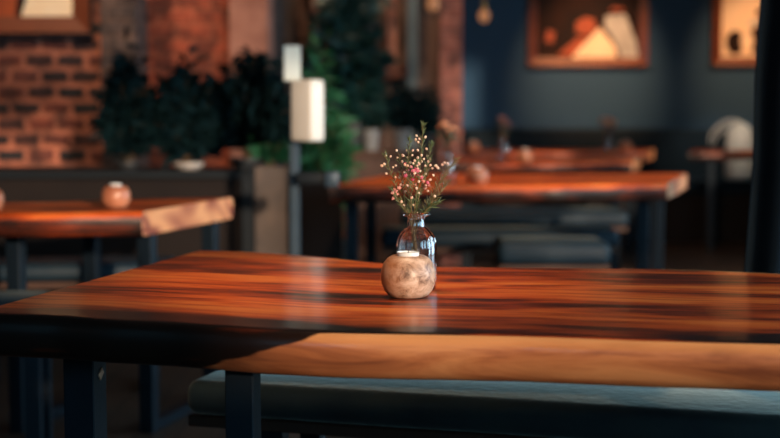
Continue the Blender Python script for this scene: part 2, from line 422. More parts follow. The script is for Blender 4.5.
# brick wall and piers, left part of the view
def xs(px, Y): return D(px, 108, Y).x
struct(MB().span((XL, WB, 0), (xs(104, WB), WB + .35, H)).build('wall_brick', M_brick), 'rough red brick wall with blackened bricks')
struct(MB().span((xs(102, WB - .05), WB - .05, 0), (xs(137, WB - .05), WB + .35, H)).build('wall_pier', M_brickg), 'grey brick pier beside the rough brick wall')
struct(MB().span((xs(130, WB), WB + .3, 0), (xs(232, 7.6), WB + .65, H)).build('wall_recess', M_brick2), 'smooth red brick wall set back behind the plants')
struct(MB().span((xs(230, 7.45), WB + .25, 0), (xs(268, 7.45), WB + .65, H)).build('wall_plaster', M_plaster), 'flaking rosy plaster pier')
WM = 9.75
struct(MB().span((xs(232, WM), WM, 0), (xs(440, WM), WM + .2, H)).build('wall_boards', M_brownwall), 'brown boarded wall')
struct(MB().span((xs(268, 7.6), WB + .45, 0), (xs(232, WM) + .05, WM + .1, H)).build('wall_return', M_brickg))
struct(MB().span((xs(440, 9.6), 9.6, 0), (xs(462, 9.6), YB, H)).build('wall_column', M_brickp), 'rosy brick corner where the blue wall begins')
struct(MB().span((xs(407, 9.55), 9.55, 0), (xs(418, 9.55), 9.75, H)).build('trim_1', M_post), 'grey blue upright post')
struct(MB().span((xs(312, 9.6), 9.6, 0), (xs(324, 9.6), 9.75, H)).build('trim_2', M_plaster), 'rosy upright post')
struct(MB().span((xs(387, 9.65), 9.65, 1.35), (xs(397, 9.65), 9.75, H)).build('trim_3', M_plaster), 'pale upright on the boarded wall')
mb = MB(); mb.span((xs(358, 9.6), 9.6, D(0, 78, 9.6).z), (xs(408, 9.6), 9.75, D(0, 66, 9.6).z))
struct(mb.build('trim_4', M_frame), 'orange brown rail on the boarded wall')

# ------------------------------------------------------------------ live-edge tables
def resample(pts, ts):
    out = []; xs_ = [i / (len(pts) - 1) for i in range(len(pts))]
    L = [0]
    for a, b in zip(pts, pts[1:]): L.append(L[-1] + (b - a).length)
    for t in ts:
        s = t * L[-1]
        for i in range(len(pts) - 1):
            if s <= L[i + 1] + 1e-9 or i == len(pts) - 2:
                u = (s - L[i]) / max(1e-9, L[i + 1] - L[i]); out.append(pts[i].lerp(pts[i + 1], max(0, min(1, u)))); break
    return out
def smooth(pts, it=2):
    for _ in range(it):
        pts = [pts[0]] + [(pts[i - 1] + pts[i] * 2 + pts[i + 1]) / 4 for i in range(1, len(pts) - 1)] + [pts[-1]]
    return pts
def slab(name, parent, front, back, th, m, sapf, N=150, wob=.004, round_=.012, seed=0):
    ts = [i / N for i in range(N + 1)]
    Fp = smooth(resample(front, ts), 3); Bp = smooth(resample(back, ts), 3)
    rnd = random.Random(seed)
    ph = [rnd.uniform(0, 6) for _ in range(6)]
    def w(u, k): return wob * (math.sin(u * 9 + ph[k]) + .6 * math.sin(u * 23 + ph[k + 1]) + .3 * math.sin(u * 51 + ph[k + 2]))
    zt = .75; R = round_
    edge = [(-.045, 0), (-.018, 0), (0.0, 0.0), (R * .55, .0025), (R, .009), (R + .004, .017), (R + .004, .034), (R, th - .014), (R * .4, th - .004), (-.006, th)]
    U = 0; rows = []; gr = []; sp = []
    for i in range(N + 1):
        f, b = Fp[i], Bp[i]
        if i: U += (Fp[i] - Fp[i - 1]).length
        d = (f - b); d.z = 0; L = d.length; d.normalize()
        row = []; g = []; s = []
        nt_ = 10
        for (o, dz) in reversed(edge):                       # back edge, bottom to top
            ww = w(U, 3) * (dz / th)
            row.append(Vector((b.x, b.y, zt - dz)) - d * (o + ww)); g.append((U, L + o, dz)); s.append(sapf('b', U, L, o, dz))
        for k2 in range(1, nt_):
            t = k2 / nt_
            q = b.lerp(f, t) ; a0 = b + d * .05; a1 = f - d * .05; q = a0.lerp(a1, t)
            row.append(Vector((q.x, q.y, zt))); g.append((U, (q - f).length, 0)); s.append(sapf('t', U, L, -(q - f).length, 0))
        for (o, dz) in edge:
            ww = w(U, 0) * (dz / th)
            row.append(Vector((f.x, f.y, zt - dz)) + d * (o + ww)); g.append((U, -o, dz)); s.append(sapf('f', U, L, o, dz))
        rows.append(row); gr.append(g); sp.append(s)
    K = len(rows[0]); mb = MB()
    vs = [v for r_ in rows for v in r_]; fs = []
    for i in range(N):
        for j in range(K):
            fs.append((i * K + j, i * K + (j + 1) % K, (i + 1) * K + (j + 1) % K, (i + 1) * K + j))
    mb.add(vs, fs)
    # end caps: bottom-back index 0 ... K-1 bottom-front; pair strip from top to bottom
    for base, flip in ((0, 0), (N * K, 1)):
        cap = [base + j for j in range(K)]
        mb.add([], [])
        mb.f.append(tuple(cap) if flip else tuple(reversed(cap))); mb.mi.append(1)
    off = Vector(parent.matrix_world.translation)
    me = bpy.data.meshes.new(name); me.from_pydata([v - off for v in mb.v], [], mb.f); me.materials.append(m); me.materials.append(M_endgrain); me.polygons.foreach_set('material_index', mb.mi)
    at = me.attributes.new('grain', 'FLOAT_VECTOR', 'POINT')
    at.data.foreach_set('vector', [c for g in gr for t in g for c in t])
    a2 = me.attributes.new('sap', 'FLOAT', 'POINT'); a2.data.foreach_set('value', [x for s in sp for x in s])
    bm = bmesh.new(); bm.from_mesh(me); bmesh.ops.recalc_face_normals(bm, faces=bm.faces)
    for f in bm.faces:
        f.smooth = len(f.verts) < 8
    for e in bm.edges:
        if e.calc_face_angle(0) > 1.0: e.smooth = False
    bm.to_mesh(me); bm.free()
    o = bpy.data.objects.new(name, me); COL.objects.link(o); o.parent = parent
    return o
def post(parent, x, y, z0, z1, w=.05, d=.05, rz=-.22, name='leg', m=None):
    return MB().box((x, y, (z0 + z1) / 2), (w, d, z1 - z0), rz).build(name, m or M_steel, parent, bevel=.002, seg=1)
def bar(parent, a, b, w=.05, h=.03, name='foot_bar', m=None):
    a = Vector(a); b = Vector(b); c = (a + b) / 2; rz = math.atan2(b.y - a.y, b.x - a.x)
    return MB().box(c, ((b - a).length + w, w, h), rz).build(name, m or M_steel, parent, bevel=.002, seg=1)
def trestle(parent, pf, pb, th, w=.05):
    """flat steel leg frame: two legs, a foot bar and a top bar"""
    rz = math.atan2(pb.y - pf.y, pb.x - pf.x) - PI / 2
    post(parent, pf.x, pf.y, .0, .75 - th, w, w, rz); post(parent, pb.x, pb.y, .0, .75 - th, w, w, rz)
    bar(parent, (pf.x, pf.y, .018), (pb.x, pb.y, .018), w * .9, .034)

# main table
def frontpts(l, ext=None):
    pts = [P(x, y) for x, y in l]
    if ext: pts.append(pts[-1] + Vector(ext))
    return pts
front = [(-26, 312.6), (0, 314), (65, 316.3), (108, 319.5), (175, 322.8), (222, 326), (260, 328.6), (310, 331), (350, 332.4), (436, 333.6), (520, 335.3), (585, 337.6), (650, 340), (715, 341.6), (780, 343.4)]
back = [(200, 250.5), (225, 251), (250, 252), (290, 254.5), (330, 258), (365, 262), (400, 264.8), (440, 267), (520, 268), (650, 268.8), (715, 270.8), (780, 273.8)]
fp = frontpts(front, (.38, -.05, 0)); bp_ = frontpts(back, (.40, -.04, 0))
main = thing('live_edge_table', 'large glossy live-edge wooden table in the foreground carrying the glass vase', 'table', (.5, 2.4, 0), 'live-edge tables')
x0m = fp[0].x
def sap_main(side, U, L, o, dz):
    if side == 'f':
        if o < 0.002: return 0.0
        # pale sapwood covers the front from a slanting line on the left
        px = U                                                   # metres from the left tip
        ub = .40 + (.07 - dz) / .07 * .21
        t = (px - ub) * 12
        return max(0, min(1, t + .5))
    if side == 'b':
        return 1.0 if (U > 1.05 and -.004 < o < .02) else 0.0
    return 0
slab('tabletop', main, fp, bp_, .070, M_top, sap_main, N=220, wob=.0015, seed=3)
# legs: the front pair seen under the left end, rear pair, and the far end outside the frame
def legat(px0, px1, Y):
    return (xs(px0, Y) + xs(px1, Y)) / 2
pa = Vector((legat(222, 256, 2.24), 2.265, 0)); pb2 = Vector((legat(52, 98, 2.36), 2.40, 0))
la = post(main, pa.x, pa.y, 0, .68, .048, .045, -.20)
lb = post(main, pb2.x, pb2.y, 0, .68, .056, .056, -.20)
post(main, .80, 2.03, 0, .68, .048, .048, -.2); post(main, .88, 2.55, 0, .68, .048, .048, -.2)
# diamond mark on the side of the left leg
mb = MB(); n = Vector((math.cos(-.2), math.sin(-.2), 0)); t = Vector((-n.y, n.x, 0))
c = Vector((pb2.x, pb2.y, 0)) + n * .0292; c.z = D(0, 374, c.y).z
dv = [c + Vector((0, 0, .0105)) + t * .004, c - t * .010 - Vector((0, 0, .0)), c - Vector((0, 0, .0105)) - t * .002, c + t * .012 + Vector((0, 0, .001))]
mb.add([v - n * .001 for v in dv] + [v + n * .0012 for v in dv], [(0, 1, 2, 3), (4, 5, 6, 7), (0, 1, 5, 4), (1, 2, 6, 5), (2, 3, 7, 6), (3, 0, 4, 7)])
dm = mb.build('diamond_sticker', M_dia, lb); dm.parent = lb
dm.location = -Vector(main.location)
# (lb has no own offset, its mesh is stored relative to the table's base)
dm['label'] = 'small tan diamond-shaped sticker'

def simple_table(label, front, back, th, mt, legs, sapf, base, seed, extL=None, group='live-edge tables'):
    f = [P(*p) for p in front]; b = [P(*p) for p in back]
    if extL: f.insert(0, f[0] + Vector(extL)); b.insert(0, b[0] + Vector(extL))
    c = (f[0] + f[-1] + b[0] + b[-1]) / 4; c.z = 0
    t = thing('live_edge_table', label, 'table', c, group)
    slab('tabletop', t, f, b, th, mt, sapf, N=60, wob=.003, seed=seed)
    for (a, d) in legs: trestle(t, Vector(a), Vector(d), th)
    return t
def sap_left(side, U, L, o, dz):
    return 0.1 if side == 'f' and o > .002 else 0
lt = simple_table('live-edge table at the left in front of the brick wall', [(-60, 212.5), (0, 213), (60, 213), (144, 211.5)], [(30, 203), (90, 200.5), (150, 198.5), (231, 197.5)], .078, M_top2,
    [((xs(144, 4.6), 4.62, 0), (xs(214, 5.3), 5.15, 0)), ((xs(13, 4.62), 4.62, 0), (xs(98, 5.3), 5.15, 0))], sap_left, 0, 5, (-1.1, .25, 0))
def sap_mid(side, U, L, o, dz): return .0 if side == 'f' and o > .002 else 0
mt_ = simple_table('live-edge table in the middle of the room behind the vase', [(330, 186), (450, 186), (560, 185.5), (668, 183.5)], [(395, 173.5), (500, 173), (600, 173), (687, 173.5)], .072, M_top2,
    [((xs(645, 6.25), 6.25, 0), (xs(660, 6.9), 6.9, 0)), ((xs(352, 6.15), 6.15, 0), (xs(371, 6.9), 6.9, 0))], sap_mid, 0, 6)
tb = simple_table('live-edge table second from the blue wall, carrying a dusky bouquet', [(448, 162), (530, 162), (632, 161.5)], [(450, 157), (540, 156.8), (640, 157)], .075, M_top2,
    [((xs(466, 8.5), 8.6, 0), (xs(468, 9.1), 9.15, 0)), ((xs(618, 8.5), 8.6, 0), (xs(620, 9.1), 9.2, 0))], sap_mid, 0, 7)
tc_ = simple_table('live-edge table nearest the dark banquette, carrying an orange bouquet', [(457, 152.2), (560, 152), (645, 151.5)], [(462, 149.2), (560, 149), (654, 149)], .075, M_top2,
    [((xs(475, 10.6), 10.6, 0), (xs(476, 11), 10.95, 0)), ((xs(630, 10.6), 10.6, 0), (xs(632, 11), 10.95, 0))], sap_mid, 0, 8)
tr_ = simple_table('live-edge table at the right in front of the pale bag', [(689, 152.2), (750, 152), (790, 152)], [(694, 150), (750, 149.8), (792, 149.8)], .06, M_top2,
    [((xs(714, 10.55), 10.6, 0), (xs(716, 10.9), 10.95, 0)), ((xs(780, 10.55), 10.6, 0), (xs(782, 10.9), 10.92, 0))], sap_mid, 0, 9)

# ------------------------------------------------------------------ benches
def bench(label, a, b, depth, ztop, ct, legs=(.12, .88), wood=True, group='padded benches', cm=None, rad=.03):
    """a,b: ends of the front edge (world xy)"""
    a = Vector((a[0], a[1], 0)); b = Vector((b[0], b[1], 0)); u = (b - a); L = u.length; u.normalize()
    n = Vector((-u.y, u.x, 0)); rz = math.atan2(u.y, u.x)
    c = (a + b) / 2 + n * depth / 2
    t = thing('padded_bench', label, 'bench', c, group)
    MB().box((c.x, c.y, ztop - ct / 2), (L, depth, ct), rz).build('cushion', cm or M_leather, t, bevel=rad, seg=4)
    q = MB().box((c.x, c.y, ztop - ct - .0125), (L - .01, depth - .02, .025), rz).build('seat_board', M_board, t, bevel=.003, seg=1)
    for s in legs:
        for e in (.05, depth - .05):
            p = a + u * (L * s) + n * e
            MB().box((p.x, p.y, (ztop - ct - .025) / 2), (.05, .04, ztop - ct - .025), rz).build('leg', M_steel, t, bevel=.002, seg=1)
        p0 = a + u * (L * s) + n * .05; p1 = a + u * (L * s) + n * (depth - .05)
        bar(t, (p0.x, p0.y, .015), (p1.x, p1.y, .015), .04, .03)
    return t
p0 = P(183, 381, .5); p1 = P(780, 417, .5)
u = (p1 - p0).normalized()
e1 = p1 + u * 1.0
bench('long teal-grey padded bench tucked behind the foreground table', (p0.x, p0.y), (e1.x, e1.y), .34, .5, .075, legs=(.085, .8), rad=.028, cm=M_velvet)
p0 = P(-90, 303, .5); p1 = P(42, 301, .5)
bench('short padded bench at the far left, near side of the left table', (p0.x - .3, p0.y), (p1.x, p1.y), .27, .5, .07, legs=(.1, .94))
p0 = P(-60, 268, .5); p1 = P(140, 266, .5)
bench('padded bench between the left table and the dark planter wall', (p0.x, p0.y + .1), (p1.x + .1, p1.y + .1), .3, .5, .07, cm=M_leatherd)
p0 = P(400, 212, .5); p1 = P(629, 212, .5)
bench('padded bench with its lit end just below the middle table top', (p0.x, p0.y), (p1.x, p1.y), .45, .5, .085)
p0 = P(380, 235, .5); p1 = P(629, 235, .5)
bench('low padded bench running behind the middle table on its far side', (p0.x, p0.y + .25), (p1.x, p1.y + .25), .26, .5, .085)
p0 = P(498, 243, .5); p1 = P(612, 243, .5)
bench('short padded bench under the right half of the middle table', (p0.x, p0.y), (p1.x, p1.y), .36, .5, .1, rad=.035)

# banquette along the blue wall
bq = thing('banquette', 'long dark navy leather banquette along the blue wall', 'bench', (1.9, 11.6, 0))
X0, X1 = xs(462, 11.5) + .03, XR - .02
MB().span((X0, 11.75, .45), (X1, 11.98, .905)).build('backrest', M_dado, bq, bevel=.03, seg=3)
MB().span((X0, 11.15, .40), (X1, 11.75, .50)).build('seat', M_dado, bq, bevel=.03, seg=3)
MB().span((X0, 11.20, 0), (X1, 11.95, .40)).build('base', M_panelb, bq)

# ------------------------------------------------------------------ planter wall, partitions
YP = 6.35
zt = D(0, 171, YP).z
pw = thing('planter_wall', 'low dark brown planter wall with a black rim below the brick wall', 'planter', (-1.9, YP + .2, 0))
MB().span((XL + .05, YP + .03, .0), (xs(241, YP), YP + .45, zt - .03)).build('front_panel', M_panelb, pw)
MB().span((XL + .05, YP, zt - .035), (xs(252, YP), YP + .48, zt)).build('rim', M_blk, pw, bevel=.004, seg=1)
MB().span((xs(241, YP), YP, 0), (xs(252, YP), YP + .48, zt - .035)).build('end_post', M_blk, pw)
sc_ = thing('room_screen', 'low grey-brown panelled screen beside the dispenser stand', 'screen', (xs(270, YP), YP + .1, 0))
MB().span((xs(252.5, YP), YP + .1, .04), (xs(287, YP), YP + .14, D(0, 168, YP).z)).build('panel', M_panelg, sc_)
MB().span((xs(287, YP), YP + .08, 0), (xs(293, YP), YP + .16, D(0, 168, YP).z)).build('post', M_blk, sc_)
MB().span((xs(293, YP), YP + .1, .04), (xs(341, YP), YP + .14, D(0, 176, YP).z)).build('panel', M_panelb, sc_)
MB().span((xs(253, YP), YP + .14, 0), (xs(287, YP), YP + .40, zt - .041)).build('rear_ledge', M_panelb, sc_)
# counter further back with plants
YC = 8.55
zc = D(0, 151, YC).z
ct_ = thing('low_counter', 'low brown wooden counter carrying potted plants in the background', 'counter', (xs(385, YC), YC + .2, 0))
MB().span((xs(322, YC), YC, zc - .04), (xs(440, YC) , YC + .35, zc)).build('worktop', M_board, ct_, bevel=.004, seg=1)
MB().span((xs(324, YC), YC + .03, 0), (xs(439, YC), YC + .33, zc - .04)).build('body', M_brownwall, ct_)

# ------------------------------------------------------------------ plants
def pot(parent, c, r, h, m):
    MB().lathe([(r * .7, 0), (r * .74, .01), (r, h - .012), (r * 1.05, h - .01), (r * 1.05, h), (r * .9, h), (r * .88, h - .02)], c, 24).build('pot', m, parent, smooth=True, auto=.8)
    MB().lathe([(r * .87, h - .024), (r * .85, h - .018), (.01, h - .014)], c, 20).build('soil', M_soil, parent)
def fern(label, c, rp, hp, pm, n, reach, top, lm, w, name='potted_fern', droop=.3, seed=1, lean=(0, 0), cat='plant', group='potted plants'):
    """long arching blades; each frond is a rachis with leaflets when w<0"""
    random.seed(seed); c = Vector(c)
    t = thing(name, label, cat, c, group); pot(t, c, rp, hp, pm)
    st = MB(); lf = MB()
    base = c + Vector((0, 0, hp - .02))
    for i in range(n):
        th = random.uniform(0, 2 * PI); q = random.random() ** .7
        up = top * random.uniform(.45, 1.0) * (1 - .55 * q)
        out = reach * q * random.uniform(.7, 1.1)
        tip = base + Vector((math.cos(th) * out + lean[0], math.sin(th) * out * .6 + lean[1], up))
        dr = droop * out
        pts = [base.lerp(tip, s) + Vector((0, 0, dr * (s - s * s) * 2.5)) for s in (0, .2, .4, .6, .8, 1)]
        st.tube(pts, [.004, .0035, .003, .0025, .002, .001], 5)
        if w > 0:
            for a, b in zip(pts[1:], pts[2:]):
                for _ in range(4):
                    s = random.random(); p = a.lerp(b, s)
                    d = Vector((random.uniform(-1, 1), random.uniform(-.8, .8), random.uniform(-.2, 1))).normalized()
                    lf.blade(p, p + d * w * random.uniform(2.2, 4), w, .02)
        else:
            ww = -w
            for k2 in range(14):
                s = .18 + .8 * k2 / 14; j = min(4, int(s * 5)); p = pts[j].lerp(pts[j + 1], s * 5 - j)
                dd = (pts[j + 1] - pts[j]).normalized(); sd = dd.cross(Vector((math.sin(th), -math.cos(th), .3))).normalized()
                for sg in (-1, 1):
                    lf.blade(p, p + (sd * sg + dd * .6) * ww * (1.2 - s * .7), ww * .16, .02)
    st.build('stems', M_stemw, t); lf.build('foliage', lm, t, smooth=True)
    return t
def on(px, Y, z): return Vector((xs(px, Y), Y, z))
zP = zt
fern('dark spiky potted plant in front of the grey brick pier', on(127, YP + .22, zP), .06, .035, M_potd, 130, .17, .64, M_leaf, .026, seed=2, name='potted_plant')
fern('broad dark bushy plant in the middle of the planter wall', on(188, YP + .22, zP), .07, .03, M_potw, 190, .27, .56, M_leaf, .032, seed=3, name='potted_plant')
fern('tall dark palm at the right end of the planter wall', on(247, YP + .25, zP), .09, .05, M_potd, 90, .27, .66, M_leaf, -.15, seed=4, name='potted_palm', droop=.5)
fern('small bright green fern hanging close to the screen post', on(270, YP + .24, zP - .04), .07, .05, M_potd, 26, .13, .30, M_leafg, -.07, seed=5, name='potted_fern', droop=.7)
fern('bushy green plant rising behind the white dispenser', on(322, 7.85, .0), .16, .34, M_potd, 90, .20, 1.30, M_leafg, .035, seed=6, name='potted_plant')
fern('large teal leafed plant reaching high behind the dispenser', on(352, YC + .16, zc), .09, .17, M_potd, 110, .26, 1.05, M_leafb, .045, seed=8, name='potted_plant', droop=.2)
fern('dark shrub in a grey pot on the counter, left of the other grey pot', on(371, YC + .12, zc), .055, .13, M_potg, 50, .15, .32, M_leafb, .024, seed=9, name='potted_plant')
fern('dark shrub in a grey pot on the counter, nearer the brick corner', on(402, YC + .12, zc), .055, .13, M_potg, 60, .17, .34, M_leaf, .024, seed=10, name='potted_plant')
fern('dark leafy shrub at the right end of the counter beside the brick corner', on(427, YC + .2, zc), .05, .10, M_potd, 50, .12, .34, M_leaf, .024, seed=11, name='potted_plant')
# climbing foliage high on the boarded wall: a tall dark tree
random.seed(12)
tt = thing('indoor_tree', 'tall dark indoor tree against the boarded wall', 'plant', on(335, 9.3, 0))
mb = MB(); b0 = on(337, 9.3, .30); pts = [b0, b0 + Vector((.03, 0, .8)), b0 + Vector((-.02, 0, 1.6)), b0 + Vector((.03, 0, 2.2))]
mb.tube(pts, [.03, .026, .02, .01], 8); lf = MB()
for i in range(420):
    p = on(random.gauss(347, 15), 9.25 + random.uniform(-.28, .12), random.uniform(1.55, 2.6))
    d = Vector((random.uniform(-1, 1), random.uniform(-.8, .2), random.uniform(-.7, .5))).normalized()
    lf.blade(p, p + d * .12, .045, .02)
for i in range(14):
    z = 1.6 + i * .06; q = pts[2].copy(); q.z = z; mb.tube([q, q + Vector((random.uniform(-.22, .22), -.12, .12))], .006, 5)
mb.build('trunk', M_stemw, tt, smooth=True); lf.build('foliage', M_leafb, tt, smooth=True); pot(tt, on(337, 9.3, 0), .17, .33, M_potd)

# ------------------------------------------------------------------ dispenser stand
YD = 5.6
ds = thing('dispenser_stand', 'slim grey metal stand holding a white dispenser and a small sign', 'stand', on(294, YD, 0))
x = xs(294.5, YD)
MB().span((x - .019, YD - .019, .012), (x + .019, YD + .019, D(0, 52, YD).z)).build('pole', M_polem, ds, bevel=.003, seg=1)
MB().box((x, YD, .008), (.34, .34, .016)).build('base_plate', M_polem, ds, bevel=.004, seg=1)
za, zb = D(0, 81, YD).z, D(0, 46, YD).z
sg = MB().box((xs(293, YD), YD - .03, (za + zb) / 2), (.066, .012, zb - za), .1).build('sign', M_sign, ds, bevel=.002, seg=1)
za, zb = D(0, 141, YD).z, D(0, 80, YD).z
hc = Vector((xs(308.5, YD), YD - .07, (za + zb) / 2)); rzd = -.62
hs = MB().box(hc, (.112, .085, zb - za), rzd).build('dispenser', M_disp, ds, bevel=.014, seg=4)
R = Matrix.Rotation(rzd, 3, 'Z'); q = hc + R @ Vector((0, -.044, 0))
MB().box(q, (.098, .006, zb - za - .03), rzd).build('shaded_front', M_dispshade, hs, bevel=.002, seg=1).parent = hs  # thin panel carrying the painted shade of the front
hs.children[0].matrix_parent_inverse = Matrix.Identity(4)
za, zb = D(0, 183, YD).z, D(0, 172, YD).z
tr = MB().span((x + .01, YD - .08, za), (xs(334, YD), YD + .04, zb)).build('drip_tray', M_blk, ds, bevel=.004, seg=2)
MB().span((xs(326, YD), YD - .10, za - .012), (xs(339, YD), YD + .02, zb + .004)).build('tray_lip', M_polem, ds, bevel=.004, seg=2)
# pale saucer behind the dispenser
o = MB().lathe([(.03, 0), (.085, .012), (.10, .03), (.095, .032), (.08, .018), (.0, .012)], on(334, 8.6, zc - .0), 28).build('bowl', M_potw, smooth=True)
tag(o, 'shallow pale bowl on the left end of the background counter', 'bowl')

# ------------------------------------------------------------------ pictures
def picture(label, x0, x1, z0, z1, Y, fw, fd, shapes, group='framed prints on the walls', bg=None):
    t = thing('framed_print', label, 'picture', ((x0 + x1) / 2, Y, z0), group)
    mb = MB(); d = fd; yb = Y - .005
    o = [(x0, z0), (x1, z0), (x1, z1), (x0, z1)]; i_ = [(x0 + fw, z0 + fw), (x1 - fw, z0 + fw), (x1 - fw, z1 - fw), (x0 + fw, z1 - fw)]
    for k2 in range(4):
        a, b = o[k2], o[(k2 + 1) % 4]; c, e = i_[(k2 + 1) % 4], i_[k2]
        vs = [(p[0], yb, p[1]) for p in (a, b, c, e)] + [(a[0], yb - d, a[1]), (b[0], yb - d, b[1]), (c[0], yb - d * .6, c[1]), (e[0], yb - d * .6, e[1])]
        mb.add(vs, [(0, 1, 2, 3), (4, 5, 6, 7), (0, 1, 5, 4), (2, 3, 7, 6), (1, 2, 6, 5), (3, 0, 4, 7)])
    mb.build('frame', M_frame, t)
    MB().span((x0 - .012, Y - .004, z0 - .02), (x1 + .012, Y - .018, z1 + .012)).build('shadow_backing', M_frameshade, t)  # backing extended past the frame as its painted shadow
    pm = MB(); pm.span((x0 + fw * .8, yb - .012, z0 + fw * .8), (x1 - fw * .8, yb - .018, z1 - fw * .8), 0)
    W, Hh = x1 - x0 - 2 * fw, z1 - z0 - 2 * fw
    for li, (mi, poly) in enumerate(shapes):
        yy = yb - .0185 - .0012 * li
        vs = [(x0 + fw + a * W, yy, z0 + fw + b * Hh) for a, b in poly]; n = len(vs)
        vs2 = [(v[0], yy - .0008, v[2]) for v in vs]
        pm.add(vs + vs2, [tuple(range(n)), tuple(range(n, 2 * n))] + [(k3, (k3 + 1) % n, n + (k3 + 1) % n, n + k3) for k3 in range(n)], mi)
    pm.build('print', [bg or M_pdark, M_cream, M_white, M_porange, M_pdark], t)
    return t
def ell(cx, cy, rx, ry, n=16): return [(cx + rx * math.cos(2 * PI * k / n), cy + ry * math.sin(2 * PI * k / n)) for k in range(n)]
# left, on brick
Y = WB; X1_ = xs(91, Y - .04); Z0_ = D(0, 33, Y - .04).z
picture('large framed print with a cream sheet shape on the red brick wall', X1_ - .95, X1_, Z0_, Z0_ + .75, Y, .085, .045,
        [(3, [(0.0, 0), (.62, 0), (.66, .4), (.0, .5)]), (1, [(.66, .0), (.995, .0), (.995, .45), (.76, .45)]), (4, [(.66, .08), (.69, .12), (.76, .5), (.70, .5)])])
Y = YB; xa, xb = xs(528, Y - .04), xs(647, Y - .04); Z0_ = D(0, 66, Y - .04).z
W = (xb - xa - .14)
picture('framed dark print with a cream triangle on the blue wall', xa, xb, Z0_, Z0_ + .85, Y, .072, .045,
        [(3, [(.38, .30), (.50, .26), (.58, .34), (.56, .46), (.46, .48), (.38, .42)]), (3, [(.08, .18), (.16, .18), (.18, .30), (.10, .34)]),
         (3, [(.20, .03), (.40, .03), (.55, .22), (.40, .24)]),
         (2, [(.80, .0), (.99, .0), (.97, .18), (.86, .52), (.67, .50), (.66, .38), (.76, .2)]), (1, [(.34, .0), (.79, .0), (.76, .14), (.61, .36)]),
         (4, [(.77, .01), (.82, .01), (.79, .14)]), (3, [(.72, .56), (.84, .56), (.84, .60), (.72, .60)])])
xa, xb = xs(711.5, Y - .04), xs(822, Y - .04)
picture('framed cream print with dark arch shapes partly hidden by the curtain', xa, xb, Z0_ + .005, Z0_ + .85, Y, .075, .045,
        [(4, ell(.15, .17, .10, .15)), (4, ell(.40, .20, .12, .17)), (1, ell(.28, .18, .07, .12)), (4, [(.36, .5), (.56, .48), (.58, .58), (.38, .58)]), (2, [(.30, .38), (.62, .36), (.62, .46), (.30, .44)])], bg=M_cream)

# ------------------------------------------------------------------ pendants
def pendant(label, px, py, Y, r, cage):
    c = D(px, py, Y)
    t = thing('pendant_lamp', label, 'lamp', c, 'small amber pendant lamps')
    MB().ball(c, r, 16, 10, (1, 1, 1.15)).build('bulb', M_bulb, t, smooth=True)
    MB().lathe([(.012, r), (.022, r + .005), (.022, r + .06), (.008, r + .075)], c, 14).build('socket', M_brass, t, smooth=True, auto=.6)
    MB().tube([c + Vector((0, 0, r + .07)), Vector((c.x, c.y, H))], .004, 6).build('cord', M_cord, t)
    if cage:
        mb = MB()
        for k2 in range(8):
            th = 2 * PI * k2 / 8
            mb.tube([c + Vector((math.cos(th) * q, math.sin(th) * q, z)) for q, z in ((.02, r + .05), (.075, .045), (.085, 0), (.05, -.07))], .0028, 5)
        mb.tube([c + Vector((math.cos(2 * PI * k2 / 20) * .05, math.sin(2 * PI * k2 / 20) * .05, -.07)) for k2 in range(20)], .0028, 5, closed=True)
        mb.build('wire_cage', M_cord, t)
    return c
pl1 = pendant('amber pendant bulb in a wire cage before the brick corner', 433, 4, 8.4, .040, True)
pl2 = pendant('bare amber pendant bulb before the blue wall', 484, 16, 9.6, .040, False)

# ------------------------------------------------------------------ curtain at the right
mb = MB(); Yc = 3.35; n = 64; zs = [.02, .3, .6, .75, .95, 1.15, 1.3, 1.7, 2.2, 2.6]
vs = []
for z in zs:
    xl = xs(748.5, Yc) + max(0, z - .72) * .045
    for i in range(n + 1):
        t = i / n; xx = xl + t * (.62 + .05 * math.sin(z))
        yy = Yc + .032 * math.sin(t * 46 + .3 * math.sin(z * 3)) + .012 * math.sin(t * 21 + z)
        vs.append((xx + .006 * math.sin(z * 9 + t * 5), yy, z))
fs = []
for j in range(len(zs) - 1):
    for i in range(n):
        a = j * (n + 1) + i; fs.append((a, a + 1, a + n + 2, a + n + 1))
mb.add(vs, fs)
cu = mb.build('curtain', M_curtain, smooth=True)
so = cu.modifiers.new('Solidify', 'SOLIDIFY'); so.thickness = .006
tag(cu, 'tall black curtain hanging in folds at the right edge', 'curtain')
o = MB().tube([(xs(748, Yc) - .1, Yc, 2.62), (XR, Yc, 2.62)], .014, 10).build('curtain_rod', M_blk, smooth=True)
tag(o, 'black rod carrying the black curtain', 'curtain rod')

# ------------------------------------------------------------------ white bag on the banquette
cb = Vector((xs(735, 11.38), 11.38, .503))
bg = thing('woven_bag', 'pale woven bag with hooped handles on the banquette at the right', 'bag', cb)
mb = MB()
prof = [(.02, 0), (.105, .0), (.118, .03), (.118, .18), (.112, .30), (.10, .38), (.07, .43), (.03, .455), (.0, .46)]
mb.lathe(prof, cb + Vector((.045, 0, 0)), 28, fn=lambda r, z, th, i: r * (1 + .02 * math.cos(12 * th)))
mb.build('body', M_bag, bg, smooth=True)
for k2, (rx, rz_, dx) in enumerate(((.15, .17, -.06), (.12, .14, -.05), (.17, .20, -.03), (.09, .11, -.06))):
    cc = cb + Vector((dx, -.06 + .03 * k2, .28))
    MB().tube([cc + Vector((rx * math.cos(PI * a / 16), .02 * math.sin(a), rz_ * math.sin(PI * a / 16))) for a in range(17)], .007, 6).build('handle', M_bag, bg, smooth=True)

